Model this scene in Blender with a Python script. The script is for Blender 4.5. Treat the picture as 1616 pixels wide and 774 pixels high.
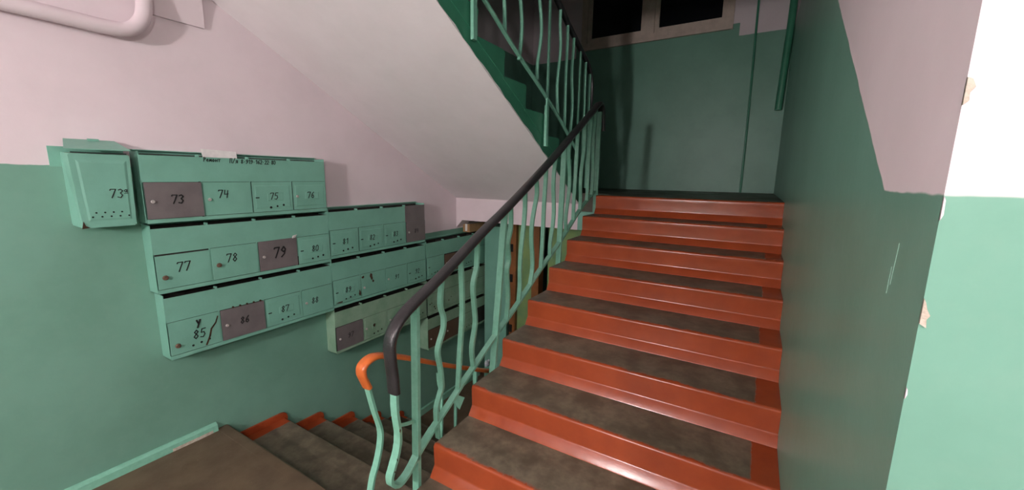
import bpy, bmesh, math, random
from mathutils import Vector, Matrix
random.seed(7)
for o in list(bpy.data.objects): bpy.data.objects.remove(o)
S = bpy.context.scene
COL = S.collection

# ---------------------------------------------------------------- camera, light, exposure
XL, XR = -1.7125, 1.3052          # inner faces of left and right stairwell walls
T, R = 0.2872, 0.15               # tread depth, riser height
F_PX, YAW, PITCH, ROLL = 633.07, 0.5387, -0.1711, 0.0152
CAM = Vector((1.1272, -0.6491, 1.6495))
fwd = Vector((-math.sin(YAW)*math.cos(PITCH), math.cos(YAW)*math.cos(PITCH), math.sin(PITCH)))
rgt = Vector((math.cos(YAW), math.sin(YAW), 0)); upv = rgt.cross(fwd)
r2 = math.cos(ROLL)*rgt + math.sin(ROLL)*upv; u2 = -math.sin(ROLL)*rgt + math.cos(ROLL)*upv
cd = bpy.data.cameras.new('camera'); cam = bpy.data.objects.new('camera', cd); COL.objects.link(cam)
cd.sensor_width = 36; cd.lens = F_PX/1616*36; cd.clip_start = .02
cam.matrix_world = Matrix(((r2.x, u2.x, -fwd.x, CAM.x), (r2.y, u2.y, -fwd.y, CAM.y), (r2.z, u2.z, -fwd.z, CAM.z), (0, 0, 0, 1)))
S.camera = cam
W = bpy.data.worlds.new('night'); S.world = W; W.use_nodes = True
W.node_tree.nodes['Background'].inputs[0].default_value = (.004, .005, .008, 1)
W.node_tree.nodes['Background'].inputs[1].default_value = 1
S.view_settings.view_transform = 'Standard'; S.view_settings.look = 'None'
S.view_settings.gamma = 1; S.view_settings.exposure = 0.0; S.view_settings.use_curve_mapping = False
LAMP_CEIL = ((2.1, -1.45, 2.34), 400.0)      # globe lamp over the landing, right of the viewer
LAMP_WALL = ((.06, -3.0, 2.12), 990.0)       # globe lamp on the rear wall of the landing

# ---------------------------------------------------------------- materials
class G:
    def __init__(s, name, rough=.5, spec=.5):
        s.m = bpy.data.materials.new(name); s.m.use_nodes = True
        s.t = s.m.node_tree; s.b = s.t.nodes['Principled BSDF']
        s.b.inputs['Roughness'].default_value = rough
        s.b.inputs['Specular IOR Level'].default_value = spec
    def link(s, a, b): s.t.links.new(a, b)
    def n(s, kind, **kw):
        x = s.t.nodes.new(kind)
        for k, v in kw.items(): setattr(x, k, v)
        return x
    def put(s, sock, v):
        if isinstance(v, (int, float)): sock.default_value = v
        elif isinstance(v, tuple): sock.default_value = v if len(v) == 4 or len(sock.default_value) == 3 else v+(1,)
        else: s.link(v, sock)
    def ma(s, op, a, b=0.0, c=0.0):
        x = s.n('ShaderNodeMath', operation=op)
        s.put(x.inputs[0], a); s.put(x.inputs[1], b); s.put(x.inputs[2], c)
        return x.outputs[0]
    def pos(s):
        g = s.n('ShaderNodeNewGeometry'); x = s.n('ShaderNodeSeparateXYZ'); s.link(g.outputs['Position'], x.inputs[0]); return x.outputs
    def obj(s):
        g = s.n('ShaderNodeTexCoord'); x = s.n('ShaderNodeSeparateXYZ'); s.link(g.outputs['Object'], x.inputs[0]); return x.outputs
    def nor(s):
        g = s.n('ShaderNodeNewGeometry'); x = s.n('ShaderNodeSeparateXYZ'); s.link(g.outputs['True Normal'], x.inputs[0]); return x.outputs
    def noise(s, scale, detail=4, world=True, rough=.6):
        x = s.n('ShaderNodeTexNoise'); x.inputs['Scale'].default_value = scale; x.inputs['Detail'].default_value = detail
        x.inputs['Roughness'].default_value = rough
        if world:
            g = s.n('ShaderNodeNewGeometry'); s.link(g.outputs['Position'], x.inputs['Vector'])
        return x.outputs['Fac']
    def ramp(s, f, a, b):      # smooth 0..1 between a and b
        x = s.n('ShaderNodeMapRange', interpolation_type='SMOOTHSTEP'); s.put(x.inputs[0], f); x.inputs[1].default_value = a; x.inputs[2].default_value = b
        return x.outputs[0]
    def mix(s, f, a, b):
        x = s.n('ShaderNodeMix', data_type='RGBA'); s.put(x.inputs[0], f); s.put(x.inputs[6], a); s.put(x.inputs[7], b); return x.outputs[2]
    def col(s, c): s.put(s.b.inputs['Base Color'], c)
    def bump(s, h, strength=.2, dist=.01):
        x = s.n('ShaderNodeBump'); x.inputs['Strength'].default_value = strength; x.inputs['Distance'].default_value = dist
        s.put(x.inputs['Height'], h); s.link(x.outputs[0], s.b.inputs['Normal'])

GREEN = (.172, .350, .272); GREEN2 = (.143, .302, .230)
WHITE = (.77, .66, .695); WHITE2 = (.71, .61, .64)
def paint(name, base, var, rough=.45, scale=6, bump=.12, spec=.4):
    g = G(name, rough, spec)
    f = g.ramp(g.noise(scale, 5), .3, .72)
    g.col(g.mix(f, base, var)); g.bump(g.noise(scale*7, 4), bump, .004)
    return g.m
def wall_mat(name, linefn, rough=.42):
    g = G(name, rough, .35)
    p = g.pos()
    line = linefn(g, p)
    z = g.ma('ADD', p[2], g.ma('MULTIPLY', g.ma('SUBTRACT', g.noise(9, 3), .5), .012))
    up = g.ramp(g.ma('SUBTRACT', z, line), -.002, .002)
    f = g.ramp(g.noise(2.2, 6), .3, .7)
    wear = g.ramp(g.noise(26, 5), .45, .8)
    gr = g.mix(g.ma('MULTIPLY', wear, .25), g.mix(f, GREEN, GREEN2), (.20, .345, .27))
    wh = g.mix(f, WHITE, WHITE2)
    g.col(g.mix(up, gr, wh))
    g.put(g.b.inputs['Roughness'], g.ma('ADD', g.ma('MULTIPLY', up, .4), rough))
    g.bump(g.noise(10, 4), .12, .012)
    return g.m
def line_left(g, p):
    low = g.n('ShaderNodeMapRange'); g.link(p[1], low.inputs[0])
    for i, v in ((1, .16), (2, 1.3), (3, 1.667), (4, 1.055)): low.inputs[i].default_value = v
    soff = g.ma('ADD', g.ma('MULTIPLY', p[1], -.549), 1.45+.549*2.878)
    above = g.ma('GREATER_THAN', p[2], soff)
    return g.ma('ADD', g.ma('MULTIPLY', above, 3.18), g.ma('MULTIPLY', g.ma('SUBTRACT', 1.0, above), low.outputs[0]))
def line_right(g, p):
    return g.ma('MINIMUM', 3.18, g.ma('MAXIMUM', 1.635, g.ma('ADD', g.ma('MULTIPLY', p[1], .633), 1.633-.633*.213)))
def line_far(g, p):
    wide = g.ma('LESS_THAN', g.ma('ABSOLUTE', g.ma('ADD', p[0], .13)), .94)
    return g.ma('ADD', 3.18, g.ma('MULTIPLY', wide, .13))
M_WL = wall_mat('wall_paint_left', line_left)
M_WR = wall_mat('wall_paint_right', line_right, .36)
M_WF = wall_mat('wall_paint_far', line_far)
M_WN = wall_mat('wall_paint_landing', lambda g, p: g.ma('ADD', 1.637, 0.0))
M_WHITE = paint('whitewash', WHITE, WHITE2, .85, 2.5, .2, .2)
M_SOFF = paint('whitewash_soffit_lightened', (.88, .81, .83), (.83, .765, .78), .9, 3, .3, .1)  # same whitewash as the walls, lightened: bounce light put into the colour
M_MINT = paint('mint_box_paint', (.19, .43, .335), (.165, .375, .29), .38, 5, .25, .45)
M_MINTOLD = paint('dirty_pale_box_paint', (.26, .40, .29), (.19, .33, .22), .5, 8, .3, .35)
M_SCUFF = paint('rubbed_green', (.25, .40, .33), (.22, .38, .30), .6, 20, .2, .3)
M_INNER = paint('slot_shade_dark', (.03, .028, .024), (.02, .018, .016), .8, 20, .2, .2)  # near black: the shade inside the mailbox slots put into the colour
M_MINT2 = paint('mint_rail_paint', (.22, .50, .375), (.18, .43, .31), .35, 30, .2, .5)
M_DKGREEN = paint('dark_green_paint', (.052, .25, .15), (.042, .20, .12), .35, 6, .2, .45)
M_GREYDOOR = paint('grey_primer', (.165, .145, .145), (.13, .116, .117), .45, 9, .1, .45)
M_RUSTDOOR = paint('brown_primer', (.13, .075, .05), (.10, .06, .042), .5, 9, .1, .4)
M_BLACK = paint('ink', (.012, .012, .014), (.02, .02, .02), .5, 20, 0)
M_HOLE = paint('dark_hole', (.006, .008, .007), (.01, .012, .01), .9, 20, 0)
M_HAND = paint('black_plastic', (.020, .019, .020), (.030, .028, .030), .30, 14, .25, .5)
M_ORANGE = paint('orange_rail_paint', (.62, .145, .032), (.54, .12, .028), .3, 20, .15, .5)
M_RED = paint('red_floor_paint', (.36, .066, .020), (.29, .05, .017), .25, 14, .2, .5)
M_METAL = paint('steel', (.62, .58, .55), (.45, .42, .40), .3, 40, .1, .6)
for mm in (M_METAL,): mm.node_tree.nodes['Principled BSDF'].inputs['Metallic'].default_value = .3
M_PAPER = paint('paper', (.8, .78, .76), (.7, .68, .67), .8, 30, .1, .2)
M_GREYPAPER = paint('newsprint', (.42, .45, .47), (.2, .22, .25), .8, 90, .1, .2)
M_PLASTER = paint('bare_plaster', (.62, .55, .47), (.45, .38, .31), .95, 60, .6, .1)
M_CARD = paint('cardboard', (.42, .25, .12), (.34, .2, .1), .8, 12, .2, .2)
M_WOOD = paint('door_wood_paint', (.24, .095, .028), (.17, .065, .022), .45, 9, .3, .4)
M_YGREEN = paint('old_yellow_green_paint', (.22, .33, .12), (.16, .29, .13), .5, 7, .25, .35)
M_FRAME = paint('window_frame_paint', (.66, .53, .46), (.55, .44, .38), .5, 12, .3, .35)
M_RUST = paint('rust', (.07, .035, .02), (.03, .018, .012), .8, 40, .4, .2)
M_WIN = G('night_glass', .06, .5); M_WIN.col((.006, .007, .009)); M_WIN = M_WIN.m
def floor_mat(name, a, b, spk):
    g = G(name, .42, .35)
    f = g.ramp(g.noise(5, 6), .3, .7)
    s = g.ramp(g.noise(95, 2), .70, .76)
    g.col(g.mix(g.ma('MULTIPLY', s, .55), g.mix(f, a, b), spk)); g.bump(g.noise(60, 4), .15, .004)
    g.put(g.b.inputs['Roughness'], g.ma('ADD', g.ma('MULTIPLY', f, .25), .38))
    return g.m
M_FLOOR = floor_mat('worn_stone_floor', (.120, .084, .052), (.090, .064, .041), (.34, .27, .19))
M_LAND = floor_mat('landing_floor', (.085, .085, .055), (.07, .06, .045), (.2, .17, .12))
def step_mat(name, wide, wall_side):
    """red paint, worn to bare stone on the walked part of the tread; the strip beside the wall keeps its paint"""
    g = G(name, .28, .38)
    o = g.obj(); nn = g.nor(); nz = g.noise(9, 5); n2 = g.noise(38, 5)
    w = g.ma('ADD', g.ma('MULTIPLY', g.ma('SUBTRACT', nz, .5), .05), g.ma('MULTIPLY', g.ma('SUBTRACT', n2, .5), .03))
    top = g.ma('GREATER_THAN', nn[2], .75)
    my = g.ramp(g.ma('ADD', o[1], w), .006, .022) if wall_side > 0 else 1.0
    mb = g.ramp(g.ma('ADD', o[1], w), T-.006, T-.028) if wall_side > 0 else 1.0
    edge = g.ma('ADD', o[0], g.ma('MULTIPLY', w, .35))
    mx = g.ramp(edge, wide-.085, wide-.093) if wall_side > 0 else g.ramp(edge, .085, .093)
    m = g.ma('MULTIPLY', g.ma('MULTIPLY', top, my), g.ma('MULTIPLY', mx, mb))
    side = g.ma('GREATER_THAN', g.ma('ABSOLUTE', nn[0]), .75)
    m2 = g.ma('MAXIMUM', m, g.ma('MULTIPLY', side, .9))
    f = g.ramp(nz, .3, .7)
    red = g.mix(f, (.315, .059, .019), (.275, .050, .017))
    br = g.mix(g.ramp(nz, .35, .68), g.mix(g.ramp(n2, .3, .7), (.172, .145, .102), (.135, .110, .076)), (.082, .068, .045))
    g.col(g.mix(m2, red, br))
    g.put(g.b.inputs['Roughness'], g.ma('ADD', g.ma('ADD', .20, g.ma('MULTIPLY', g.ramp(g.noise(16, 3), .35, .65), .04)), g.ma('MULTIPLY', m2, .25)))
    g.bump(g.noise(14, 3), .10, .006)
    return g.m
M_STEP = step_mat('stair_paint_right', XR, 1)
M_STEPD = step_mat('stair_paint_left', 1.4525, -1)
def emit(name, col, st):
    g = G(name); g.b.inputs['Emission Color'].default_value = col+(1,); g.b.inputs['Emission Strength'].default_value = st; g.col((.8, .8, .8)); return g.m

# ---------------------------------------------------------------- mesh helpers
def box(bm, x0, x1, y0, y1, z0, z1):
    v = [bm.verts.new(c) for c in ((x0,y0,z0),(x1,y0,z0),(x1,y1,z0),(x0,y1,z0),(x0,y0,z1),(x1,y0,z1),(x1,y1,z1),(x0,y1,z1))]
    for f in ((3,2,1,0),(4,5,6,7),(0,1,5,4),(1,2,6,5),(2,3,7,6),(3,0,4,7)): bm.faces.new([v[i] for i in f])
def hexa(bm, pts):   # eight corners, bottom ring then top ring
    v = [bm.verts.new(c) for c in pts]
    for f in ((3,2,1,0),(4,5,6,7),(0,1,5,4),(1,2,6,5),(2,3,7,6),(3,0,4,7)): bm.faces.new([v[i] for i in f])
def prism(bm, poly, axis, a, b):
    """polygon of 2-D points extruded along axis from a to b (axis x: points are (y,z); y: (x,z); z: (x,y))"""
    def P(q, s):
        return {'x': (s, q[0], q[1]), 'y': (q[0], s, q[1]), 'z': (q[0], q[1], s)}[axis]
    A = [bm.verts.new(P(q, a)) for q in poly]; B = [bm.verts.new(P(q, b)) for q in poly]
    n = len(poly); fs = [bm.faces.new(A), bm.faces.new(B[::-1])]
    for i in range(n): fs.append(bm.faces.new((A[i], B[i], B[(i+1) % n], A[(i+1) % n])))
    return fs
def cyl(bm, a, b, r, n=12, r1=None):
    a = Vector(a); b = Vector(b); d = (b-a).normalized(); q = d.orthogonal().normalized(); w = d.cross(q); r1 = r if r1 is None else r1
    A = [bm.verts.new(a+(q*math.cos(t)+w*math.sin(t))*r) for t in [2*math.pi*i/n for i in range(n)]]
    B = [bm.verts.new(b+(q*math.cos(t)+w*math.sin(t))*r1) for t in [2*math.pi*i/n for i in range(n)]]
    bm.faces.new(A[::-1]); bm.faces.new(B)
    for i in range(n): bm.faces.new((A[i], A[(i+1) % n], B[(i+1) % n], B[i]))
def smooth_path(pts, k=5):
    pts = [Vector(p) for p in pts]; out = []
    for i in range(len(pts)-1):
        p0 = pts[max(i-1, 0)]; p1 = pts[i]; p2 = pts[i+1]; p3 = pts[min(i+2, len(pts)-1)]
        for j in range(k):
            t = j/k
            out.append(.5*((2*p1)+(p2-p0)*t+(2*p0-5*p1+4*p2-p3)*t*t+(3*p1-p0-3*p2+p3)*t**3))
    out.append(pts[-1]); return out
def sweep(bm, pts, prof, side=Vector((1, 0, 0)), wob=0.0):
    """profile [(s,n)...] (s along side, n along the path normal) swept along pts"""
    rings = []
    for i, p in enumerate(pts):
        t = (pts[min(i+1, len(pts)-1)]-pts[max(i-1, 0)]).normalized()
        s = (side-t*side.dot(t)).normalized(); n = t.cross(s)
        rings.append([bm.verts.new(p+s*a+n*(b+(random.uniform(-wob, wob) if wob else 0))) for a, b in prof])
    m = len(prof)
    for A, B in zip(rings, rings[1:]):
        for i in range(m): bm.faces.new((A[i], A[(i+1) % m], B[(i+1) % m], B[i]))
    bm.faces.new(rings[0][::-1]); bm.faces.new(rings[-1])
def flat(w, t): return [(-w/2, -t/2), (w/2, -t/2), (w/2, t/2), (-w/2, t/2)]
def oval(w, t, n=12): return [(w/2*math.copysign(abs(math.cos(a))**.7, math.cos(a)), t/2*math.copysign(abs(math.sin(a))**.7, math.sin(a))) for a in [2*math.pi*i/n for i in range(n)]]
def link(name, bm, mat, parent=None, loc=(0, 0, 0), smooth=None, rot=(0, 0, 0)):
    bmesh.ops.recalc_face_normals(bm, faces=bm.faces)
    me = bpy.data.meshes.new(name); bm.to_mesh(me); bm.free()
    for m in (mat if isinstance(mat, (list, tuple)) else [mat]): me.materials.append(m)
    if smooth:
        for f in me.polygons: f.use_smooth = True
        me.set_sharp_from_angle(angle=math.radians(smooth))
    return inst(name, me, parent, loc, rot)
def inst(name, me, parent=None, loc=(0, 0, 0), rot=(0, 0, 0)):
    o = bpy.data.objects.new(name, me); COL.objects.link(o); o.location = loc; o.rotation_euler = rot
    if parent: o.parent = parent
    return o
def tag(o, label, cat=None, group=None, kind=None):
    o['label'] = label
    if cat: o['category'] = cat
    if group: o['group'] = group
    if kind: o['kind'] = kind
    return o
def empty(name, loc): 
    o = bpy.data.objects.new(name, None); COL.objects.link(o); o.location = loc; o.empty_display_size = .1; return o
def sbox(name, d, mat, label, cat='wall'):
    bm = bmesh.new(); box(bm, *d); return tag(link(name, bm, mat), label, cat, kind='structure')

# ---------------------------------------------------------------- room shell
YF, YB, XE, ZTOP = 4.6, -3.3, 4.3, 5.6
ZL = -.9
sbox('wall_left', (XL-.15, XL, YB, YF+.1, ZL-.1, ZTOP), M_WL, 'long wall behind the mailboxes, pinkish white above green paint')
wall_right = sbox('wall_right', (XR, XR+.15, 0.0, YF+.1, ZL-.1, ZTOP), M_WR, 'wall along the right of the rising stairs, dark green with slanted white edge')
wall_near = sbox('wall_near', (XR, XE, -.026, 0.0, -.1, 2.75), M_WR, 'bright wall end at right edge, white over light green')
sbox('wall_rear', (XL-.15, XE+.1, YB-.1, YB, -.1, 2.75), M_WN, 'landing wall behind the viewer')
sbox('wall_end', (XE, XE+.1, YB, .1, -.1, 2.75), M_WN, 'landing end wall right of the viewer')
# far wall with a window opening
WX0, WX1, WZ0, WZ1 = -1.0, .745, 3.285, 4.55
bm = bmesh.new()
box(bm, XL-.15, WX0, YF, YF+.3, ZL-.1, ZTOP); box(bm, WX1, XR+.15, YF, YF+.3, ZL-.1, ZTOP)
box(bm, WX0, WX1, YF, YF+.3, ZL-.1, WZ0); box(bm, WX0, WX1, YF, YF+.3, WZ1, ZTOP)
tag(link('wall_far', bm, M_WF), 'dark green wall under the window at the head of the stairs', 'wall', kind='structure')
sbox('ceiling', (XL-.15, XE+.1, YB-.1, .42, 2.75, 3.0), M_WHITE, 'white ceiling slab over the landing', 'ceiling')
sbox('ceiling_upper', (XL-.15, XR+.15, .42, YF+.3, ZTOP, ZTOP+.15), M_WHITE, 'ceiling high over the stairwell', 'ceiling')
sbox('wall_upper', (XL-.15, XR+.15, .27, .42, 3.9, ZTOP), M_WHITE, 'wall over the upper landing edge')
# landing floor: main part, strip left of the rising flight
bm = bmesh.new()
prism(bm, [(XL-.1, YB-.1), (XE+.1, YB-.1), (XE+.1, .03), (XR+.1, .03), (0.0, .03), (-.26, .03), (-.26, .452), (XL-.1, .452)], 'z', -.2, 0)
tag(link('floor', bm, M_FLOOR), 'worn brown stone landing floor in the lower left corner', 'floor', kind='structure')
sbox('floor_entrance', (XL-.1, XR+.1, 1.9, YF, ZL-.1, ZL), M_FLOOR, 'floor of the entrance hall at the foot of the lower stairs', 'floor')
bm = bmesh.new()   # half landing: slab with its edge further forward on the right
prism(bm, [(XL, 2.93), (0.0, 2.93), (0.0, 2.66), (XR, 2.66), (XR, YF), (XL, YF)], 'z', 1.33, 1.5)
tag(link('floor_half_landing', bm, M_LAND), 'dark half landing floor under the window', 'floor', kind='structure')
bm = bmesh.new()   # landing beam, white under the upper flight; small haunch beside the wall
prism(bm, [(XL, 1.40), (XL, 1.07), (-1.63, 1.156), (-.27, 1.156), (-.27, 1.40)], 'y', 2.878, 3.05)
tag(link('trim_1', bm, M_WHITE), 'white landing beam under the sloping soffit', 'beam', kind='structure')
bm = bmesh.new(); box(bm, -.2699, XR-.001, 2.88, 3.05, 1.156, 1.33)
tag(link('trim_2', bm, M_MINT), 'green painted end of the landing beam between the flights', 'beam', kind='structure')
bm = bmesh.new()   # skirting on landing beside left wall
prism(bm, [(XL, 0), (XL+.03, 0), (XL+.024, .038), (XL+.012, .05), (XL, .052)], 'y', YB, .40)
bb = link('baseboard_left', bm, M_MINT2); tag(bb, 'pale green skirting along the landing floor', 'skirting', kind='structure')
bm = bmesh.new(); prism(bm, [(XL+.031, .16), (XL+.034, .30), (XL+.031, .37), (XL+.03, .33), (XL+.0305, .2)], 'z', .0, .018); link('bare_patch', bm, M_PLASTER, bb)
sbox('baseboard_entrance', (XL, XL+.025, 2.02, 3.3, ZL, ZL+.07), M_MINT2, 'pale skirting at the foot of the lower stairs', 'skirting')

# ---------------------------------------------------------------- stairs
def step_profile(last=T+.002, depth=R):
    p = [(last, 0), (.014, 0)]
    for i in range(1, 8):
        a = math.radians(90*i/7); p.append((.014-.014*math.sin(a), -.014+.014*math.cos(a)))
    p += [(.0002, -.03), (.003, -.100), (.0026, -.104), (.0013, -.1075), (-.0008, -.1105), (-.0035, -.114), (-.026, -.1455), (-.028, -.15)]
    p += [(last, -.15)]
    return p
up = empty('staircase', (0, 0, 0)); tag(up, 'red painted stone stairs rising to the half landing, worn brown treads', 'stairs', kind='structure')
bm = bmesh.new(); prism(bm, step_profile(), 'x', 0, XR-.0005)
ms = link('step', bm, M_STEP, up, (0, 0, R), smooth=24)
steps = [ms]
for n in range(2, 10): steps.append(inst('step', ms.data, up, (0, (n-1)*T, n*R)))
bm = bmesh.new(); prism(bm, step_profile(.09), 'x', 0, XR-.0005)
link('landing_nosing', bm, M_STEP, up, (0, 9*T, 1.5), smooth=24)
bm = bmesh.new(); prism(bm, [(.02, 0), (.02, .0), (10*T-.10, 1.349), (10*T-.10, 1.17), (.36, 0)], 'x', .012, XR-.001)
link('slab', bm, M_FLOOR, up)
for (sx, sy, sz, n) in ((1.225, .13, 3, 0), (1.222, .19, 3, 1), (1.228, .235, 3, 2)):
    bm = bmesh.new(); k = 7; prism(bm, [(.009*math.cos(6.283*i/k)*random.uniform(.6, 1.2), (.013+.006*n)*math.sin(6.283*i/k)*random.uniform(.7, 1.1)) for i in range(k)], 'z', 0, .0012)
    link('paint_chip', bm, M_PLASTER, up, (sx, 2*T+sy-.02, 3*R))
# flight down to the entrance
dn = empty('staircase', (XL, 0, 0)); tag(dn, 'brown stairs going down beside the left wall with red painted edge', 'stairs', kind='structure')
XD = 1.4525
ny = [.452]+[.552+k*T for k in range(1, 6)]
def down_step(y0, y1):
    bm = bmesh.new()   # tread solid whose rounded nosing is at y1 (facing +y)
    p = [(-.02, 0), (y1-y0-.026, 0)]
    L = y1-y0
    for i in range(1, 8):
        a = math.radians(90*i/7); p.append((L-.026+.026*math.sin(a), -.024+.024*math.cos(a)))
    p += [(L-.004, -.05), (L-.016, -.08), (L-.016, -.10), (L-.002, -.135), (L+.012, -.15), (-.02, -.15)]
    prism(bm, p, 'x', 0, XD)
    return bm
for k in range(1, 6):
    st = link('step', down_step(ny[k-1], ny[k]), M_STEPD, dn, (0, ny[k-1], -k*R), smooth=40)
    L = ny[k]-ny[k-1]
    bm = bmesh.new()    # red upstand on the wall with rounded front end
    q = [(.0, 0), (.0, .052), (L-.035, .048), (L-.012, .042), (L+.002, .028), (L+.008, .0), (L+.004, -.05), (L-.01, -.05), (L-.01, 0)]
    prism(bm, q, 'x', 0, .016); link('wall_edging', bm, M_RED, st, smooth=40)
bm = bmesh.new(); prism(bm, [(.45, -.155), (.45, -.4), (1.6, -1.0), (1.99, -1.0), (1.97, -.76)], 'x', .02, XD-.001); link('slab', bm, M_FLOOR, dn)
bm = bmesh.new()       # landing edge
p = [(-.05, 0), (-.0, 0)]+[(.0+.02*math.sin(math.radians(15*i)), -.02+.02*math.cos(math.radians(15*i))) for i in range(1, 7)]+[(.015, -.05), (.006, -.09), (.006, -.15), (-.05, -.15)]
prism(bm, p, 'x', 0, XD); link('landing_nosing', bm, M_FLOOR, dn, (0, .452, 0.0005), smooth=40)
# flight above, from the half landing back over the viewer's left
fl = empty('staircase', (XL, 0, 0)); tag(fl, 'upper flight over the mailboxes, white sloping soffit and dark green side', 'stairs', kind='structure')
TU, Y0 = .277, 2.93
sof = lambda y: 1.401+.549*(2.878-y)
XU = -.262-XL
bm = bmesh.new()
fs = prism(bm, [(2.93, sof(2.93)), (2.93, 1.5), (Y0-9*TU, 2.85), (Y0-9*TU, 3.0), (Y0-9*TU-.02, 3.0), (.418, sof(.418))], 'x', .0005, XU)
fs[-1].material_index = 1
link('slab', bm, [M_DKGREEN, M_SOFF], fl)
bm = bmesh.new()       # whitewash run-over along the lower side edge
pts = [(y, sof(y)+random.uniform(-.004, .018)) for y in [.42+.06*i for i in range(42)]]
prism(bm, [(2.9, sof(2.9)-.003), (.42, sof(.42)-.003)]+[(y, max(z, sof(y)+.001)) for y, z in pts], 'x', XU-.002, XU+.0025); link('whitewash_edge', bm, M_SOFF, fl)
for k in range(1, 10):
    bm = bmesh.new(); y = Y0-(k-1)*TU; z = 1.5+(k-1)*R; L = TU+.01
    p = [(0, -.01), (.0, .10), (.008, .125), (.004, .142), (-.02, .15), (-L, .15), (-L, .135)]
    prism(bm, p, 'x', .001, XU+.004); link('step', bm, M_DKGREEN, fl, (0, y, z+.0))

# ---------------------------------------------------------------- window, pipes
win = empty('window_1', ((WX0+WX1)/2, YF, WZ0)); tag(win, 'dark night window with worn beige wooden frame over the half landing', 'window', kind='structure')
def wpart(name, d, mat=M_FRAME, par=win):
    bm = bmesh.new(); c = (WX0+WX1)/2; box(bm, d[0]-c, d[1]-c, d[2], d[3], d[4]-WZ0, d[5]-WZ0)
    bmesh.ops.bevel(bm, geom=bm.edges[:], offset=.006, segments=1); return link(name, bm, mat, par)
wpart('bottom_rail', (WX0, WX1, -.02, .10, WZ0, WZ0+.055)); wpart('sill_board', (WX0-.02, WX1+.0, -.035, .0, WZ0-.03, WZ0+.004))
wpart('jamb', (WX0, WX0+.075, -.015, .10, WZ0+.055, WZ1)); wpart('jamb', (WX1-.07, WX1, -.015, .10, WZ0+.055, WZ1))
wpart('mullion', (-.20, -.09, -.02, .10, WZ0+.055, WZ1)); wpart('top_rail', (WX0, WX1, -.015, .10, WZ1-.07, WZ1))
for a, b in ((WX0+.075, -.20), (-.09, WX1-.07)):
    s = wpart('sash', (a, a+.05, .01, .07, WZ0+.055, WZ1-.07)); wpart('sash', (b-.05, b, .01, .07, WZ0+.055, WZ1-.07))
    wpart('sash', (a+.05, b-.05, .01, .07, WZ0+.055, WZ0+.115)); wpart('pane', (a+.05, b-.05, .035, .043, WZ0+.11, WZ1-.07), M_WIN)
def tube(name, pts, r, mat, label, cat, n=14, k=6, wob=0):
    bm = bmesh.new(); sweep(bm, smooth_path(pts, k), [(r*math.cos(2*math.pi*i/n), r*math.sin(2*math.pi*i/n)) for i in range(n)], side=Vector((1, .013, .017)), wob=wob)
    return tag(link(name, bm, mat, smooth=60), label, cat)
tube('cable_conduit', [(.985, YF-.014, 1.5), (.982, YF-.014, 2.2), (.972, YF-.014, 2.9), (.962, YF-.014, 3.6), (.958, YF-.014, 5.5)], .011, M_DKGREEN, 'thin dark vertical conduit on the green far wall', 'pipe')
tube('drain_pipe', [(1.250, YF-.05, 2.37), (1.262, YF-.05, 2.9), (1.272, YF-.05, 3.5), (1.262, YF-.05, 5.5)], .034, M_DKGREEN, 'thick green pipe ending halfway down the far right corner', 'pipe')
pp = tube('heating_pipe', [(XL+.07, -2.6, 2.335), (XL+.07, -1.0, 2.335), (XL+.07, -.1, 2.332), (XL+.07, .12, 2.330), (XL+.07, .21, 2.345), (XL+.07, .265, 2.40), (XL+.07, .285, 2.48), (XL+.07, .288, 2.60), (XL+.07, .288, 2.748)], .034, M_WHITE, 'white painted pipe bending up to the ceiling in upper left corner', 'pipe')
bm = bmesh.new(); hexa(bm, [(XL, .335, 2.462), (XL+.018, .335, 2.462), (XL+.018, .572, 2.462), (XL, .572, 2.462), (XL, .335, 2.749), (XL+.075, .335, 2.749), (XL+.075, .548, 2.749), (XL, .548, 2.749)])
bmesh.ops.bevel(bm, geom=bm.edges[:], offset=.003, segments=1)
tag(link('junction_box', bm, M_WHITE), 'white wedge shaped box high on the wall beside the bent pipe', 'box')

# ---------------------------------------------------------------- wall wear on the near corner
def chip(y_, z_, pts, mat=M_PLASTER):
    bm = bmesh.new(); prism(bm, pts, 'y', -.0005, .004); link('plaster_chip', bm, mat, wall_near, (XR, -.028, z_))
chip(0, 1.742, [(0, -.012), (.004, -.008), (.0035, .0), (.007, .006), (.004, .014), (0, .016)])
chip(0, 1.500, [(0, -.012), (.006, -.016), (.005, -.006), (.0075, -.001), (.004, .006), (.002, .014), (0, .018)])
chip(0, 1.62, [(0, -.012), (.002, -.006), (.0015, .01), (0, .014)], M_WHITE)
chip(0, 1.40, [(0, -.006), (.0016, .0), (.001, .006), (0, .008)], M_WHITE)

for (pts) in ([(.102, 1.505), (.108, 1.505), (.104, 1.545), (.094, 1.566), (.096, 1.545)], [(.112, 1.49), (.115, 1.49), (.110, 1.53), (.108, 1.53)]):
    bm = bmesh.new(); prism(bm, pts, 'x', XR-.0006, XR+.001); link('scuff_mark', bm, M_SCUFF, wall_right)

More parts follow.
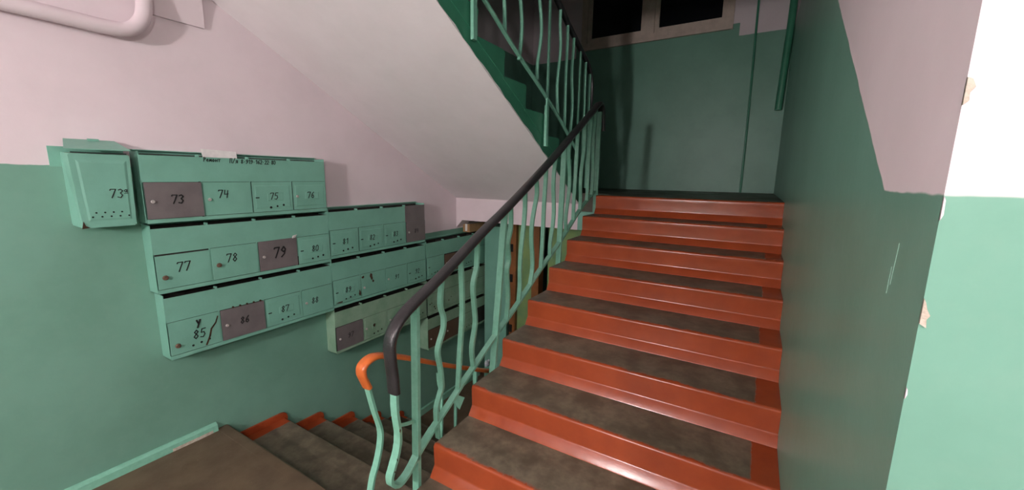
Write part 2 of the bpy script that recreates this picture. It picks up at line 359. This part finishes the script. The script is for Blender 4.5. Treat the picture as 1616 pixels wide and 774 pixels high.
# ---------------------------------------------------------------- lettering strokes
DG = {'0': [[(.1, .2), (.1, .8), (.3, 1), (.5, .8), (.5, .2), (.3, 0), (.1, .2)]],
 '1': [[(.15, .75), (.4, 1), (.4, 0)]], '2': [[(.1, .8), (.3, 1), (.5, .8), (.45, .55), (.1, 0), (.55, 0)]],
 '3': [[(.1, .9), (.3, 1), (.5, .8), (.3, .55), (.5, .3), (.35, 0), (.08, .1)]], '4': [[(.12, 1), (.1, .45), (.55, .5)], [(.48, .95), (.42, 0)]],
 '5': [[(.55, 1), (.18, 1), (.12, .58), (.4, .6), (.52, .3), (.35, 0), (.08, .08)]], '6': [[(.45, 1), (.15, .6), (.1, .2), (.3, 0), (.5, .2), (.4, .48), (.13, .4)]],
 '7': [[(.05, .88), (.1, 1), (.55, 1), (.25, 0)]], '8': [[(.3, .55), (.12, .78), (.3, 1), (.48, .78), (.3, .55), (.1, .25), (.3, 0), (.5, .25), (.3, .55)]],
 '9': [[(.5, .65), (.3, .5), (.1, .7), (.3, 1), (.5, .75), (.42, .3), (.15, 0)]], '-': [[(.15, .5), (.4, .5)]], '.': [[(.25, .42), (.32, .48)]], '/': [[(.1, -.05), (.5, 1.05)]],
 'P': [[(.15, 0), (.15, 1), (.45, .9), (.45, .6), (.15, .5)]], 'e': [[(.1, .35), (.45, .38), (.3, .6), (.1, .35), (.25, .03), (.48, .1)]],
 'm': [[(.05, 0), (.15, .6), (.3, .15), (.45, .6), (.55, 0)]], 'o': [[(.1, .3), (.28, .6), (.48, .3), (.28, 0), (.1, .3)]], 'n': [[(.12, .6), (.12, 0)], [(.12, .3), (.48, .3)], [(.48, .6), (.48, 0)]],
 't': [[(.05, .6), (.55, .6)], [(.3, .6), (.3, 0)]], 'p': [[(.1, 0), (.1, .95), (.45, .95), (.45, 0)]], 'y': [[(.48, 0), (.48, .6), (.2, .55), (.18, .35), (.48, .3), (.1, 0)]],
 'a': [[(.1, .3), (.3, .55), (.5, .3), (.3, .05), (.1, .3)], [(.5, .55), (.52, 0)]], 'Y': [[(.1, 1), (.3, .6)], [(.5, 1), (.25, 0)]], ' ': []}
def lettering(name, text, h, sw, parent, loc, slant=.12, adv=.68, mat=M_BLACK):
    """stroke letters lying in a plane of constant x, reading towards +y; loc is the lower left corner"""
    bm = bmesh.new(); cx = 0
    for ch in text:
        for st in DG[ch]:
            for (a, b), (c, d) in zip(st, st[1:]):
                P = Vector((0, (cx+a+b*slant)*h, b*h)); Q = Vector((0, (cx+c+d*slant)*h, d*h)); t = (Q-P).normalized(); n = Vector((0, -t.z, t.y))*sw/2
                e = t*sw*.3
                hexa(bm, [q+Vector((s, 0, 0)) for s in (-.0005, .0008) for q in (P-e-n, P-e+n, Q+e+n, Q+e-n)])
        cx += adv
    return link(name, bm, mat, parent, loc)

# ---------------------------------------------------------------- mailboxes
XF = -1.60
cols = [0, .262, .527, .790, 1.045]
def holes(parent, y0, z0, n=3, sp=.042, rise=.006, r=.0075):
    bm = bmesh.new()
    for i in range(n): cyl(bm, (-.001, y0+i*sp, z0+rise*i), (.0006, y0+i*sp, z0+rise*i), r*random.uniform(.85, 1.1), 8)
    link('vent_holes', bm, M_HOLE, parent)['kind'] = 'stuff'
def lock(parent, y, z, kind):
    bm = bmesh.new()
    if kind == 'knob':
        cyl(bm, (0, y, z), (.010, y, z), .014, 14, .011); cyl(bm, (.010, y, z), (.014, y, z), .006, 10); m = M_RUSTDOOR
    elif kind == 'steel': cyl(bm, (0, y, z), (.007, y, z), .0095, 14, .008); m = M_METAL
    else: box(bm, -.001, .0008, y-.011, y+.011, z-.0035, z+.0035); m = M_HOLE
    link('lock', bm, m, parent, smooth=40)
def mailbox(y0, z0, w, h, doors, label, M_MINT=M_MINT):
    u = empty('mailbox_unit', (XF, y0, z0)); tag(u, label, 'mailboxes', 'sheet metal mailbox units on the left wall')
    sc = w/1.045; c = [a*sc for a in cols]; D = XL-XF+.0006
    dh = .192
    bm = bmesh.new()
    box(bm, D, 0, 0, .003, 0, h-.012); box(bm, D, 0, w-.003, w, 0, h-.012)
    box(bm, D, .006, 0, w, 0, .003); box(bm, D, D+.002, 0, w, h-.02, h)
    link('body', bm, M_MINT, u)
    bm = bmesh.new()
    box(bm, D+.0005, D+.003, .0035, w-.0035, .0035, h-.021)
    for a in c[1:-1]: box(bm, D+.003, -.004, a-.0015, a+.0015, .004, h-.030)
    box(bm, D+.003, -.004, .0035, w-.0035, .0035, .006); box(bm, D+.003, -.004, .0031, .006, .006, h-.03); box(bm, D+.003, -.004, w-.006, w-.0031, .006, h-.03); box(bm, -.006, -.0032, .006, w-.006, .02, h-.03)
    link('shade_interior', bm, M_INNER, u)  # inner sheets carry the slot shade as a dark colour
    bm = bmesh.new()
    box(bm, -.003, 0, .003, w-.003, dh+.026, h-.030); box(bm, -.003, .006, 0, w, .003, .021)
    for a in c: box(bm, -.003, .0, max(0, a-.004), min(w, a+.004), .022, dh+.026)
    link('front_panel', bm, M_MINT, u)
    for i in range(len(c)-1): # small lugs bridging the letter slot
        if i == 0: continue
        bm = bmesh.new(); box(bm, -.03, .001, c[i]-.004, c[i]+.004, h-.030, h-.018); link('slot_lug', bm, M_MINT, u)
    bm = bmesh.new(); box(bm, D+.003, D+.03, .004, w-.004, h-.006, h-.003); link('top_lip', bm, M_MINT, u)
    for i, dsc in enumerate(doors):
        if dsc is None: continue
        kind = dsc.get('k', 'old'); y_a, y_b = c[i]+.004, c[i+1]-.004
        mat = {'old': M_MINT, 'flat': M_MINT, 'grey': M_GREYDOOR, 'brown': M_RUSTDOOR}[kind]
        bm = bmesh.new(); dw = y_b-y_a; top = dsc.get('h', dh)
        box(bm, 0, .0035, 0, dw, 0, top)
        if kind == 'old':       # pressed field with a raised label seat
            e = .012
            for (a0, a1, b0, b1, t) in ((e, dw-e, .02, top-.02, .0055), (dw*.33, dw*.78, .065, .125, .0075)):
                hexa(bm, [(.003, a0, b0), (.003, a1, b0), (.003, a1, b1), (.003, a0, b1), (t, a0+.008, b0+.008), (t, a1-.008, b0+.008), (t, a1-.008, b1-.008), (t, a0+.008, b1-.008)])
        else: bmesh.ops.bevel(bm, geom=[e for e in bm.edges if abs(e.verts[0].co.x-e.verts[1].co.x) < 1e-5 and e.verts[0].co.x > .002], offset=.002, segments=1)
        off = {'grey': .006, 'brown': .005}.get(kind, .0012)
        d = link('door', bm, mat, u, (off, y_a, .024+dsc.get('dz', 0)), rot=(math.radians(dsc.get('t', 0)), 0, math.radians(dsc.get('o', random.uniform(-.6, .6)))))
        if kind in ('grey', 'brown'): d['label'] = kind+' unpainted metal door'
        f = .0076 if kind == 'old' else .0038
        if 'n' in dsc:
            s = dsc.get('s', .042); tx = dsc.get('x', .5)
            lettering('number', dsc['n'], s, s*dsc.get('b', .11), d, (f+.0004, dw*tx-s*.62*len(dsc['n'])/2, dsc.get('z', .078)), mat=M_BLACK)
        lk = dsc.get('l', 'slit')
        if lk: lock(d, .028 if lk != 'knob' else .034, dsc.get('lz', .092 if lk != 'knob' else .062), lk)
        if dsc.get('v', kind == 'old'): holes(d, dw*.42, .026, 3)
        for r_ in d.children:
            if r_.name.startswith('vent') or r_.name.startswith('lock'): r_.location.x = .0036 if kind != 'old' else .0056
        if dsc.get('gap'):
            bm = bmesh.new(); gp = dsc['gap']; box(bm, -.0005, .0016, gp[0], gp[1], gp[2], gp[3]); link('open_gap', bm, M_HOLE, d)
        if dsc.get('blot'):
            for (by, bz, ry, rz) in dsc['blot']:
                bm = bmesh.new(); k = 9; prism(bm, [(by+ry*math.cos(6.283*j/k)*random.uniform(.5, 1.1), bz+rz*math.sin(6.283*j/k)*random.uniform(.6, 1.1)) for j in range(k)], 'x', f, f+.0012); link('rust_spot', bm, M_RUST, d)
        if dsc.get('tear'):
            bm = bmesh.new(); prism(bm, [(dw*.66, .004), (dw*.70, .004), (dw*.79, .055), (dw*.83, .095), (dw*.93, .125), (dw*.985, .165), (dw*.965, .168), (dw*.905, .13), (dw*.80, .10), (dw*.75, .055)], 'x', f-.001, f+.0012); link('torn_slit', bm, M_RUST, d)
        if dsc.get('rows'):
            for q in range(5):
                bm = bmesh.new(); cyl(bm, (.0, dw*(.28+.16*q), top+.006), (.006, dw*(.28+.16*q), top+.006), .006, 8); link('rivet_scar', bm, M_RUST, d)
    return u
zt = .388
d_ = dict
u1 = mailbox(.165, 1.370, 1.045, zt, [d_(k='grey', n='73', l='steel', s=.046, b=.13, x=.52, gap=(.243, .254, -.004, .196)), d_(k='flat', n='74', l='steel', s=.045, x=.38, z=.10), d_(n='75', gap=(-.003, .003, 0, .195)), d_(n='76', l='steel', v=False, gap=(-.003, .003, 0, .195))],
    'top mailbox unit with a repair phone number written over doors 73 to 76')
lettering('phone_lettering', 'Pemont', .024, .0034, u1, (.0006, .284, .334), adv=.62)
lettering('phone_lettering', 'p/y', .028, .0034, u1, (.0006, .420, .330), adv=.55)
lettering('phone_lettering', '8.919.162.22.80', .024, .0034, u1, (.0006, .482, .329), adv=.585)
mailbox(.170, .982, 1.045, zt, [d_(k='flat', n='77', l='knob', s=.052, x=.46, z=.085, h=.185), d_(k='flat', n='78', l='knob', s=.05, x=.40, z=.095, lz=.085), d_(k='grey', n='79', l='steel', s=.068, b=.13, x=.50, z=.075, h=.196, gap=(.25, .262, -.004, .06)), d_(n='80')],
    'mailbox unit of doors 77 to 80 with one grey door marked 79')
mailbox(.185, .593, 1.030, zt, [d_(k='flat', n='85', l='knob', s=.05, x=.55, z=.062, tear=1, v=True, lz=.05), d_(k='grey', n='86', l='steel', s=.042, b=.13, x=.5, rows=1), d_(n='87'), d_(k='flat', n='88', l='steel', x=.38)],
    'bottom left mailbox unit of doors 85 to 88 with a torn door')
lettering('letter_mark', 'Y', .045, .009, [o for o in bpy.data.objects if o.name.startswith('mailbox_unit')][-1], (.0064, .128, .150))
mailbox(1.217, 1.000, 1.030, zt, [d_(n='81', gap=(.0, .09, .19, .194)), d_(n='82', gap=(-.003, .0005, 0, .192)), d_(n='83', gap=(.0, .15, .19, .194)), d_(k='grey', n='84', l='steel', s=.04, b=.09, x=.5, o=0)],
    'upper middle mailbox unit of doors 81 to 84 ending in a grey panel')
bm = bmesh.new(); box(bm, .0, .004, .776, 1.028, .214, .362); o = link('upper_plate', bm, M_GREYDOOR, [o for o in bpy.data.objects if o.name.startswith('mailbox_unit')][-1]); o['label'] = 'grey unpainted plate'
mailbox(1.217, .607, 1.030, zt, [d_(n='89', blot=[(.05, .012, .04, .008), (.235, .045, .010, .03)]), d_(k='flat', n='', l='steel', lz=.075, blot=[(.02, .168, .016, .012), (.105, .155, .018, .032), (.12, .115, .013, .012)]), d_(k='flat', n='91', l='steel', s=.038), d_(n='92', gap=(0, .15, .19, .194))],
    'middle mailbox unit of doors 89 to 92 with rust spots')
mailbox(1.217, .226, 1.030, .372, [d_(k='grey', n='97', l='steel', s=.04, b=.10), d_(n='', l='steel', blot=[(.11, .1, .016, .016)]), d_(n='', l='steel'), d_(n='')],
    'low mailbox unit behind the handrail bend with grey door 97', M_MINTOLD)
mailbox(2.262, .612, 1.050, zt+.006, [d_(n='', blot=[(.06, .02, .008, .006), (.12, .03, .006, .006)]), d_(k='brown', l='steel', h=.185, o=-3), d_(n=''), d_(k='flat', l=None)],
    'far mailbox unit crossed by the black handrail with brown door')
mailbox(2.262, .228, 1.050, .376, [d_(n='', blot=[(.09, .05, .01, .01), (.14, .03, .008, .008), (.05, .1, .007, .007)]), d_(k='flat', l=None, blot=[(.06, .06, .009, .009), (.1, .09, .007, .007)]), d_(k='flat', l=None), d_(k='flat', l=None)],
    'far middle mailbox unit seen between the balusters', M_MINTOLD)
mailbox(2.262, -.145, 1.050, .364, [d_(k='brown', l='steel', o=-2), d_(k='brown', l='steel'), d_(n=''), None],
    'lowest far mailbox unit with two brown doors behind the balusters', M_MINTOLD)

# the single older letterbox 73a
lb = empty('letterbox', (XF, 0, 1.37)); tag(lb, 'single old green letterbox marked 73a left of the mailbox units', 'letterbox')
D = XL-XF+.0006
bm = bmesh.new()
hexa(bm, [(D, -.085, .01), (.004, -.073, .0), (.004, .122, .0), (D, .132, .01), (D, -.085, .36), (.012, -.088, .352), (.012, .128, .352), (D, .128, .36)])
bmesh.ops.bevel(bm, geom=bm.edges[:], offset=.006, segments=2); link('body', bm, M_MINT, lb, smooth=40)
bm = bmesh.new()
v = [bm.verts.new(c) for c in ((.0042, -.052, .03), (.0042, .108, .03), (.0125, .112, .325), (.0125, -.066, .325), (.0075, -.044, .042), (.0075, .100, .042), (.0148, .102, .310), (.0148, -.056, .310))]
for f in ((3, 2, 1, 0), (4, 5, 6, 7), (0, 1, 5, 4), (1, 2, 6, 5), (2, 3, 7, 6), (3, 0, 4, 7)): bm.faces.new([v[i] for i in f])
link('front_panel', bm, M_MINT, lb)
bm = bmesh.new(); hexa(bm, [(.020, -.098, .368), (.022, .132, .372), (D+.01, .110, .418), (D+.01, -.070, .418), (.020, -.098, .373), (.022, .132, .377), (D+.01, .110, .423), (D+.01, -.070, .423)]); link('lid', bm, M_MINT, lb)
bm = bmesh.new(); cyl(bm, (D+.02, .01, .42), (D+.02, .05, .42), .008, 10); link('hinge', bm, M_MINT, lb)
bm = bmesh.new(); box(bm, D, D+.004, -.125, .140, .29, .385); link('back_plate', bm, M_MINT, lb)
bm = bmesh.new(); box(bm, .0, .0135, -.075, .118, .3545, .3595); link('slot', bm, M_HOLE, lb)
bm = bmesh.new()
for j in range(4): cyl(bm, (.006, -.022+.031*j, .072), (.0090, -.022+.031*j, .072), .0042, 8)
for j in range(5): cyl(bm, (.005, -.036+.033*j, .052), (.0085, -.036+.033*j, .052), .0042, 8)
link('vent_holes', bm, M_HOLE, lb)['kind'] = 'stuff'
lettering('number', '73', .042, .0042, lb, (.0118, .030, .142)); lettering('number', 'a', .026, .003, lb, (.0122, .086, .168)); 
bm = bmesh.new(); box(bm, .0112, .0122, .088, .104, .162, .1645); link('number', bm, M_BLACK, lb)
bm = bmesh.new(); prism(bm, [(-.078, -.002), (-.070, .034), (-.064, .012), (-.05, .002)], 'x', .0035, .0065); link('rust_spot', bm, M_RUST, lb)
# papers and box on the mailboxes
bm = bmesh.new(); hexa(bm, [(-1.652, .475, 1.70), (-1.650, .475, 1.70), (-1.650, .655, 1.70), (-1.652, .655, 1.70), (-1.668, .47, 1.778), (-1.666, .47, 1.778), (-1.666, .658, 1.770), (-1.668, .658, 1.770)])
tag(link('leaflet', bm, M_PAPER), 'white leaflet sticking out of the slot above the phone number', 'paper')
bm = bmesh.new(); hexa(bm, [(-1.594, .925, 1.196), (-1.588, .925, 1.200), (-1.588, .948, 1.205), (-1.594, .95, 1.2), (-1.594, .93, 1.215), (-1.582, .932, 1.217), (-1.58, .956, 1.224), (-1.594, .957, 1.22)])
tag(link('paper_scrap', bm, M_PAPER), 'small white paper wad above the grey door 79', 'paper')
bm = bmesh.new(); box(bm, -1.70, -1.606, 2.98, 3.28, 1.008, 1.10); bmesh.ops.bevel(bm, geom=bm.edges[:], offset=.003, segments=1)
cb = tag(link('cardboard_box', bm, M_CARD), 'small tan box on the far mailboxes under the white beam', 'box')
bm = bmesh.new(); box(bm, -1.668, -1.638, 2.9785, 3.2815, 1.02, 1.1012); link('tape', bm, M_PAPER, cb)

# ---------------------------------------------------------------- railing of the rising flight
XRL = -.03
def path(pts, x=XRL): return [Vector((x, a, b)) for a, b in pts]
ra = empty('stair_railing', (XRL, .4, .4)); tag(ra, 'green railing with black handrail beside the rising red stairs', 'railing')
def rpart(name, pts, prof, mat, root, x, k=4, smooth=None, wob=0, label=None):
    bm = bmesh.new(); sweep(bm, smooth_path(path(pts, x), k), prof, wob=wob)
    for v in bm.verts: v.co -= root.location
    o = link(name, bm, mat, root, smooth=smooth)
    if label: o['label'] = label
    return o
hand = [(.385, .785), (.380, .86), (.372, .94), (.372, .995), (.392, 1.045), (.44, 1.090), (.51, 1.128), (.694, 1.212), (.987, 1.362), (1.20, 1.462), (1.437, 1.580), (1.78, 1.76), (2.123, 1.952), (2.40, 2.105), (2.60, 2.222), (2.645, 2.238), (2.685, 2.225), (2.712, 2.17), (2.735, 2.03)]
rpart('handrail', hand, oval(.060, .030), M_HAND, ra, XRL, 5, 50, .0006, 'black plastic handrail strip')
rpart('newel_bar', [(.385, .80), (.386, .70), (.397, .60), (.388, .53), (.362, .47), (.345, .43), (.350, .395), (.378, .372), (.41, .372), (.45, .392), (.508, .441), (.60, .50)], flat(.036, .013), M_MINT2, ra, XRL, 5, wob=.0008)
botr = [(.50, .436), (.591, .496), (.717, .562), (.815, .619), (.922, .673), (1.061, .745), (1.243, .832), (1.38, .900), (1.639, 1.040), (1.865, 1.148), (2.087, 1.268), (2.273, 1.376), (2.51, 1.483), (2.62, 1.53)]
rpart('bottom_rail', botr, flat(.030, .014), M_MINT2, ra, XRL, 3)
rpart('link_bar', [(.395, .635), (.45, .612), (.505, .598)], flat(.010, .012), M_MINT2, ra, XRL)
def zrail(tab, y):
    for (a, b), (c, d) in zip(tab, tab[1:]):
        if a <= y <= c: return b+(d-b)*(y-a)/(c-a)
    return tab[-1][1]
hz = lambda y: zrail([(.44, 1.075), (.694, 1.20), (.987, 1.35), (1.437, 1.568), (2.123, 1.94), (2.6, 2.21), (2.8, 2.1)], y)
bz = lambda y: zrail(botr, y)
PB = flat(.036, .018)
for y, z0, dy in ((.503, .20, .010), (1.15, .55, .055), (1.955, .99, .02), (2.66, 1.35, .0)):
    o = rpart('post', [(y-dy, z0), (y, (z0+hz(y))/2), (y+dy, hz(y+dy))], PB, M_MINT2, ra, XRL, 3)
    bm = bmesh.new(); cyl(bm, (XRL, y-dy, z0+.03), (0.004, y-dy, z0+.03), .007, 8)
    for v in bm.verts: v.co -= ra.location
    link('anchor', bm, M_MINT2, o)
BF = flat(.025, .013)
rpart('baluster', [(.682, hz(.682)), (.668, 1.08), (.688, 1.01), (.685, .955), (.653, .89), (.645, .847), (.663, .762), (.669, .68), (.652, .641), (.628, .573), (.641, .43)], BF, M_MINT2, ra, XRL, 4)
rpart('baluster', [(.817, hz(.817)), (.825, 1.1), (.824, .97), (.804, .784), (.788, .60)], BF, M_MINT2, ra, XRL, 4)
rpart('baluster', [(.950, hz(.95)), (.944, 1.2), (.913, 1.11), (.922, 1.01), (.932, .905), (.902, .78), (.916, .67)], BF, M_MINT2, ra, XRL, 4)
rpart('baluster', [(1.268, hz(1.268)), (1.270, 1.36), (1.241, 1.274), (1.254, 1.18), (1.236, 1.11), (1.252, .95), (1.235, bz(1.235))], BF, M_MINT2, ra, XRL, 4)
for j, (yt, yb, wav) in enumerate(((1.428, 1.375, .012), (1.565, 1.515, .026), (1.700, 1.660, .004), (1.848, 1.79, .024), (2.075, 2.055, .026), (2.205, 2.18, .004), (2.335, 2.31, .022), (2.47, 2.45, .005), (2.56, 2.55, .016))):
    zt_, zb_ = hz(yt), bz(yb); pts = []
    for i in range(8):
        t = i/7; pts.append((yt+(yb-yt)*t+wav*math.sin(t*2*math.pi*1.25+j)*(1-.3*t)*(0 if i in (0, 7) else 1), zt_+(zb_-zt_)*t))
    rpart('baluster', pts, BF, M_MINT2, ra, XRL, 3)
for (py, pz, ry, rz) in ((.392, .62, .004, .010), (.372, .50, .003, .007), (.357, .455, .003, .006)):
    bm = bmesh.new(); k = 7; prism(bm, [(ry*math.cos(6.283*j/k)*random.uniform(.6, 1.1), rz*math.sin(6.283*j/k)*random.uniform(.6, 1.1)) for j in range(k)], 'x', XRL+.0175, XRL+.0188)
    for v in bm.verts: v.co += Vector((0, py, pz))-ra.location
    link('paint_flake', bm, M_RUST, ra)
bm = bmesh.new(); hexa(bm, [(-.05, .775, .535), (-.025, .79, .50), (-.021, .79, .50), (-.046, .775, .535), (-.05, .79, .575), (-.025, .83, .545), (-.021, .83, .545), (-.046, .79, .575)])
for v in bm.verts: v.co -= ra.location
link('welded_plate', bm, M_MINT2, ra)

# ---------------------------------------------------------------- railing of the upper flight
XUR = -.235
rb = empty('stair_railing', (XUR, 2.6, 1.6)); tag(rb, 'green railing on the dark green side of the upper flight', 'railing')
sl = lambda y: zrail([(.5, 3.0), (1.338, 2.568), (1.664, 2.404), (1.853, 2.319), (2.028, 2.241), (2.192, 2.157), (2.337, 2.083), (2.469, 2.0), (2.718, 1.863), (2.95, 1.74)], y)
hl = lambda y: zrail([(.5, 3.76), (2.257, 2.877), (2.52, 2.758), (2.818, 2.64), (2.97, 2.54), (3.2, 2.4)], y)
rpart('bottom_rail', [(.7, sl(.7)), (1.338, sl(1.338)), (1.664, 2.404), (2.028, 2.241), (2.337, 2.083), (2.72, 1.863)], flat(.024, .010), M_MINT2, rb, XUR, 3)
rpart('handrail', [(.6, hl(.6)), (1.4, hl(1.4)), (2.257, 2.885), (2.522, 2.766), (2.80, 2.650), (2.90, 2.60), (2.965, 2.53), (2.985, 2.44), (2.985, 2.30), (2.965, 2.19)], oval(.045, .026), M_HAND, rb, XUR, 4, 50, .0006, 'black plastic handrail strip')
for y in (1.205, 2.10, 2.70):
    o = rpart('post', [(y, sof(y)+.06), (y, 2.2 if y > 1.5 else 2.6), (y+.005, hl(y))], flat(.012, .022), M_MINT2, rb, XUR, 2)
    bm = bmesh.new(); box(bm, -.012, .008, -.016, .016, -.13, .16); bmesh.ops.bevel(bm, geom=bm.edges[:], offset=.002, segments=1)
    link('foot_plate', bm, M_MINT2, o, (0, y-2.6, sof(y)+.17-1.6))
for j, (y, e, wav) in enumerate(((1.50, .0, .010), (1.69, -.02, .022), (1.955, .03, .026), (2.28, 0, .020), (2.42, 0, .004), (2.55, .0, .018), (2.83, 0, .004), (2.94, -.2, .004), (1.05, 0, .015), (.9, 0, .006))):
    pts = []; z1_, z0_ = hl(y), sl(y)-.0+e
    for i in range(8):
        t = i/7; pts.append((y+wav*math.sin(t*2*math.pi*1.3+j*1.7)*(0 if i == 0 else 1), z1_+(z0_-z1_)*t))
    rpart('baluster', pts, flat(.020, .011), M_MINT2, rb, XUR, 3)

# ---------------------------------------------------------------- railing of the lower flight
XDR = -.20
rc = empty('stair_railing', (XDR, .4, .1)); tag(rc, 'broken lower railing with orange handrail going down beside the wall', 'railing')
rpart('handrail', [(.392, .755), (.380, .785), (.366, .825), (.372, .858), (.41, .876), (.467, .868), (.613, .800), (.881, .652), (1.197, .487), (1.32, .425), (1.46, .352)], oval(.056, .024), M_ORANGE, rc, XDR, 5, 50, .0004, 'orange painted handrail strip')
rpart('newel_bar', [(.390, .765), (.42, .63), (.447, .53), (.445, .46), (.422, .38), (.392, .31), (.372, .20), (.37, .02)], flat(.032, .011), M_MINT2, rc, XDR, 4)
rpart('baluster', [(.835, .625), (.842, .56), (.862, .48), (.86, .40), (.85, .1), (.85, -.2)], flat(.016, .010), M_MINT2, rc, XDR, 3)
rpart('baluster', [(1.0, .545), (.993, .50), (.985, .42), (.975, .30), (.98, -.25)], flat(.016, .010), M_MINT2, rc, XDR, 3)
rpart('post', [(1.165, .50), (1.160, .2), (1.155, -.5)], flat(.026, .014), M_MINT2, rc, XDR, 3)
rpart('post', [(1.44, .355), (1.44, -.2), (1.44, -.72)], flat(.026, .014), M_MINT2, rc, XDR, 3)
rpart('baluster', [(1.30, .43), (1.31, .2), (1.29, -.1), (1.30, -.5)], flat(.016, .010), M_MINT2, rc, XDR, 3)
rpart('baluster', [(.66, .77), (.67, .5), (.655, .2), (.66, -.05)], flat(.016, .010), M_MINT2, rc, XDR, 3) if False else None
bm = bmesh.new()
bmesh.ops.create_icosphere(bm, subdivisions=2, radius=.022)
for v in bm.verts: v.co = Vector((v.co.x*.7*random.uniform(.7, 1.25), v.co.y*random.uniform(.7, 1.25), v.co.z*1.1*random.uniform(.7, 1.25)))
tag(link('crumpled_paper', bm, M_GREYPAPER, loc=(-.160, 1.235, .525)), 'crumpled pale paper stuck on the orange handrail below the second post', 'paper')

# ---------------------------------------------------------------- entrance hall under the half landing
dr = empty('door_1', (-1.0, 3.3, ZL)); tag(dr, 'old brown and green entrance door frame under the half landing', 'door', kind='structure')
def dpart(name, x0, x1, y0, y1, z0, z1, mat):
    bm = bmesh.new(); box(bm, x0+1.0, x1+1.0, y0-3.3, y1-3.3, z0-ZL, z1-ZL); bmesh.ops.bevel(bm, geom=bm.edges[:], offset=.004, segments=1); return link(name, bm, mat, dr)
dpart('open_leaf', -1.575, -1.262, 3.24, 3.28, ZL+.02, 1.06, M_MINT)
dpart('jamb', -1.248, -1.165, 3.28, 3.40, ZL, 1.10, M_WOOD)
for z in (.78, .42, -.2): dpart('hinge', -1.24, -1.205, 3.268, 3.282, z, z+.09, M_HOLE)
dpart('leaf', -1.165, -.955, 3.33, 3.38, ZL+.01, 1.10, M_YGREEN)
dpart('jamb', -.955, -.868, 3.28, 3.40, ZL, 1.10, M_WOOD)
dpart('side_panel', -.765, -.02, 3.30, 3.40, ZL, 1.33, M_YGREEN)
dpart('head', -1.575, -.765, 3.32, 3.40, 1.10, 1.33, M_HOLE)
sbox('wall_under_stairs', (0.02, .10, .9, 3.3, ZL, .95), M_FLOOR, 'brown wall under the rising stairs') if False else None
bm = bmesh.new(); prism(bm, [(.4, -.21), (.4, ZL), (3.3, ZL), (3.3, 1.15), (2.6, 1.1)], 'x', .03, .12)
tag(link('wall_under_stairs', bm, M_FLOOR), 'dark brown wall closing the space under the rising stairs', 'wall', kind='structure')

# ---------------------------------------------------------------- lamps (outside the frame)
def lamp(name, spec, axis, label):
    loc, watts = spec
    r = .085
    e = empty(name, loc); tag(e, label, 'lamp')
    bm = bmesh.new(); bmesh.ops.create_icosphere(bm, subdivisions=3, radius=r)
    area = 4*math.pi*r*r
    link('glass_globe', bm, emit(name+'_glow', (1.0, .955, .93), watts/(area*math.pi)*.25), e, smooth=60)
    d = Vector(axis); bm = bmesh.new(); cyl(bm, d*(r+.002), d*(r+.05), .06, 20, .075); link('base', bm, M_PAPER, e, smooth=40)
lamp('ceiling_lamp', LAMP_CEIL, (0, 0, 1), 'round glass globe lamp under the landing ceiling')
lamp('wall_lamp', LAMP_WALL, (0, -1, 0), 'round glass globe lamp on the landing rear wall')
bm = bmesh.new(); cyl(bm, (LAMP_CEIL[0][0], LAMP_CEIL[0][1], LAMP_CEIL[0][2]+.135), (LAMP_CEIL[0][0], LAMP_CEIL[0][1], 2.75), .012, 8)
o = [x for x in bpy.data.objects if x.name == 'ceiling_lamp'][0]
for v in bm.verts: v.co -= o.location
link('stem', bm, M_PAPER, o)
bm = bmesh.new(); w0 = LAMP_WALL[0]; cyl(bm, (w0[0], w0[1]-.135, w0[2]), (w0[0], YB, w0[2]), .02, 8)
o = [x for x in bpy.data.objects if x.name == 'wall_lamp'][0]
for v in bm.verts: v.co -= o.location
link('arm', bm, M_PAPER, o)
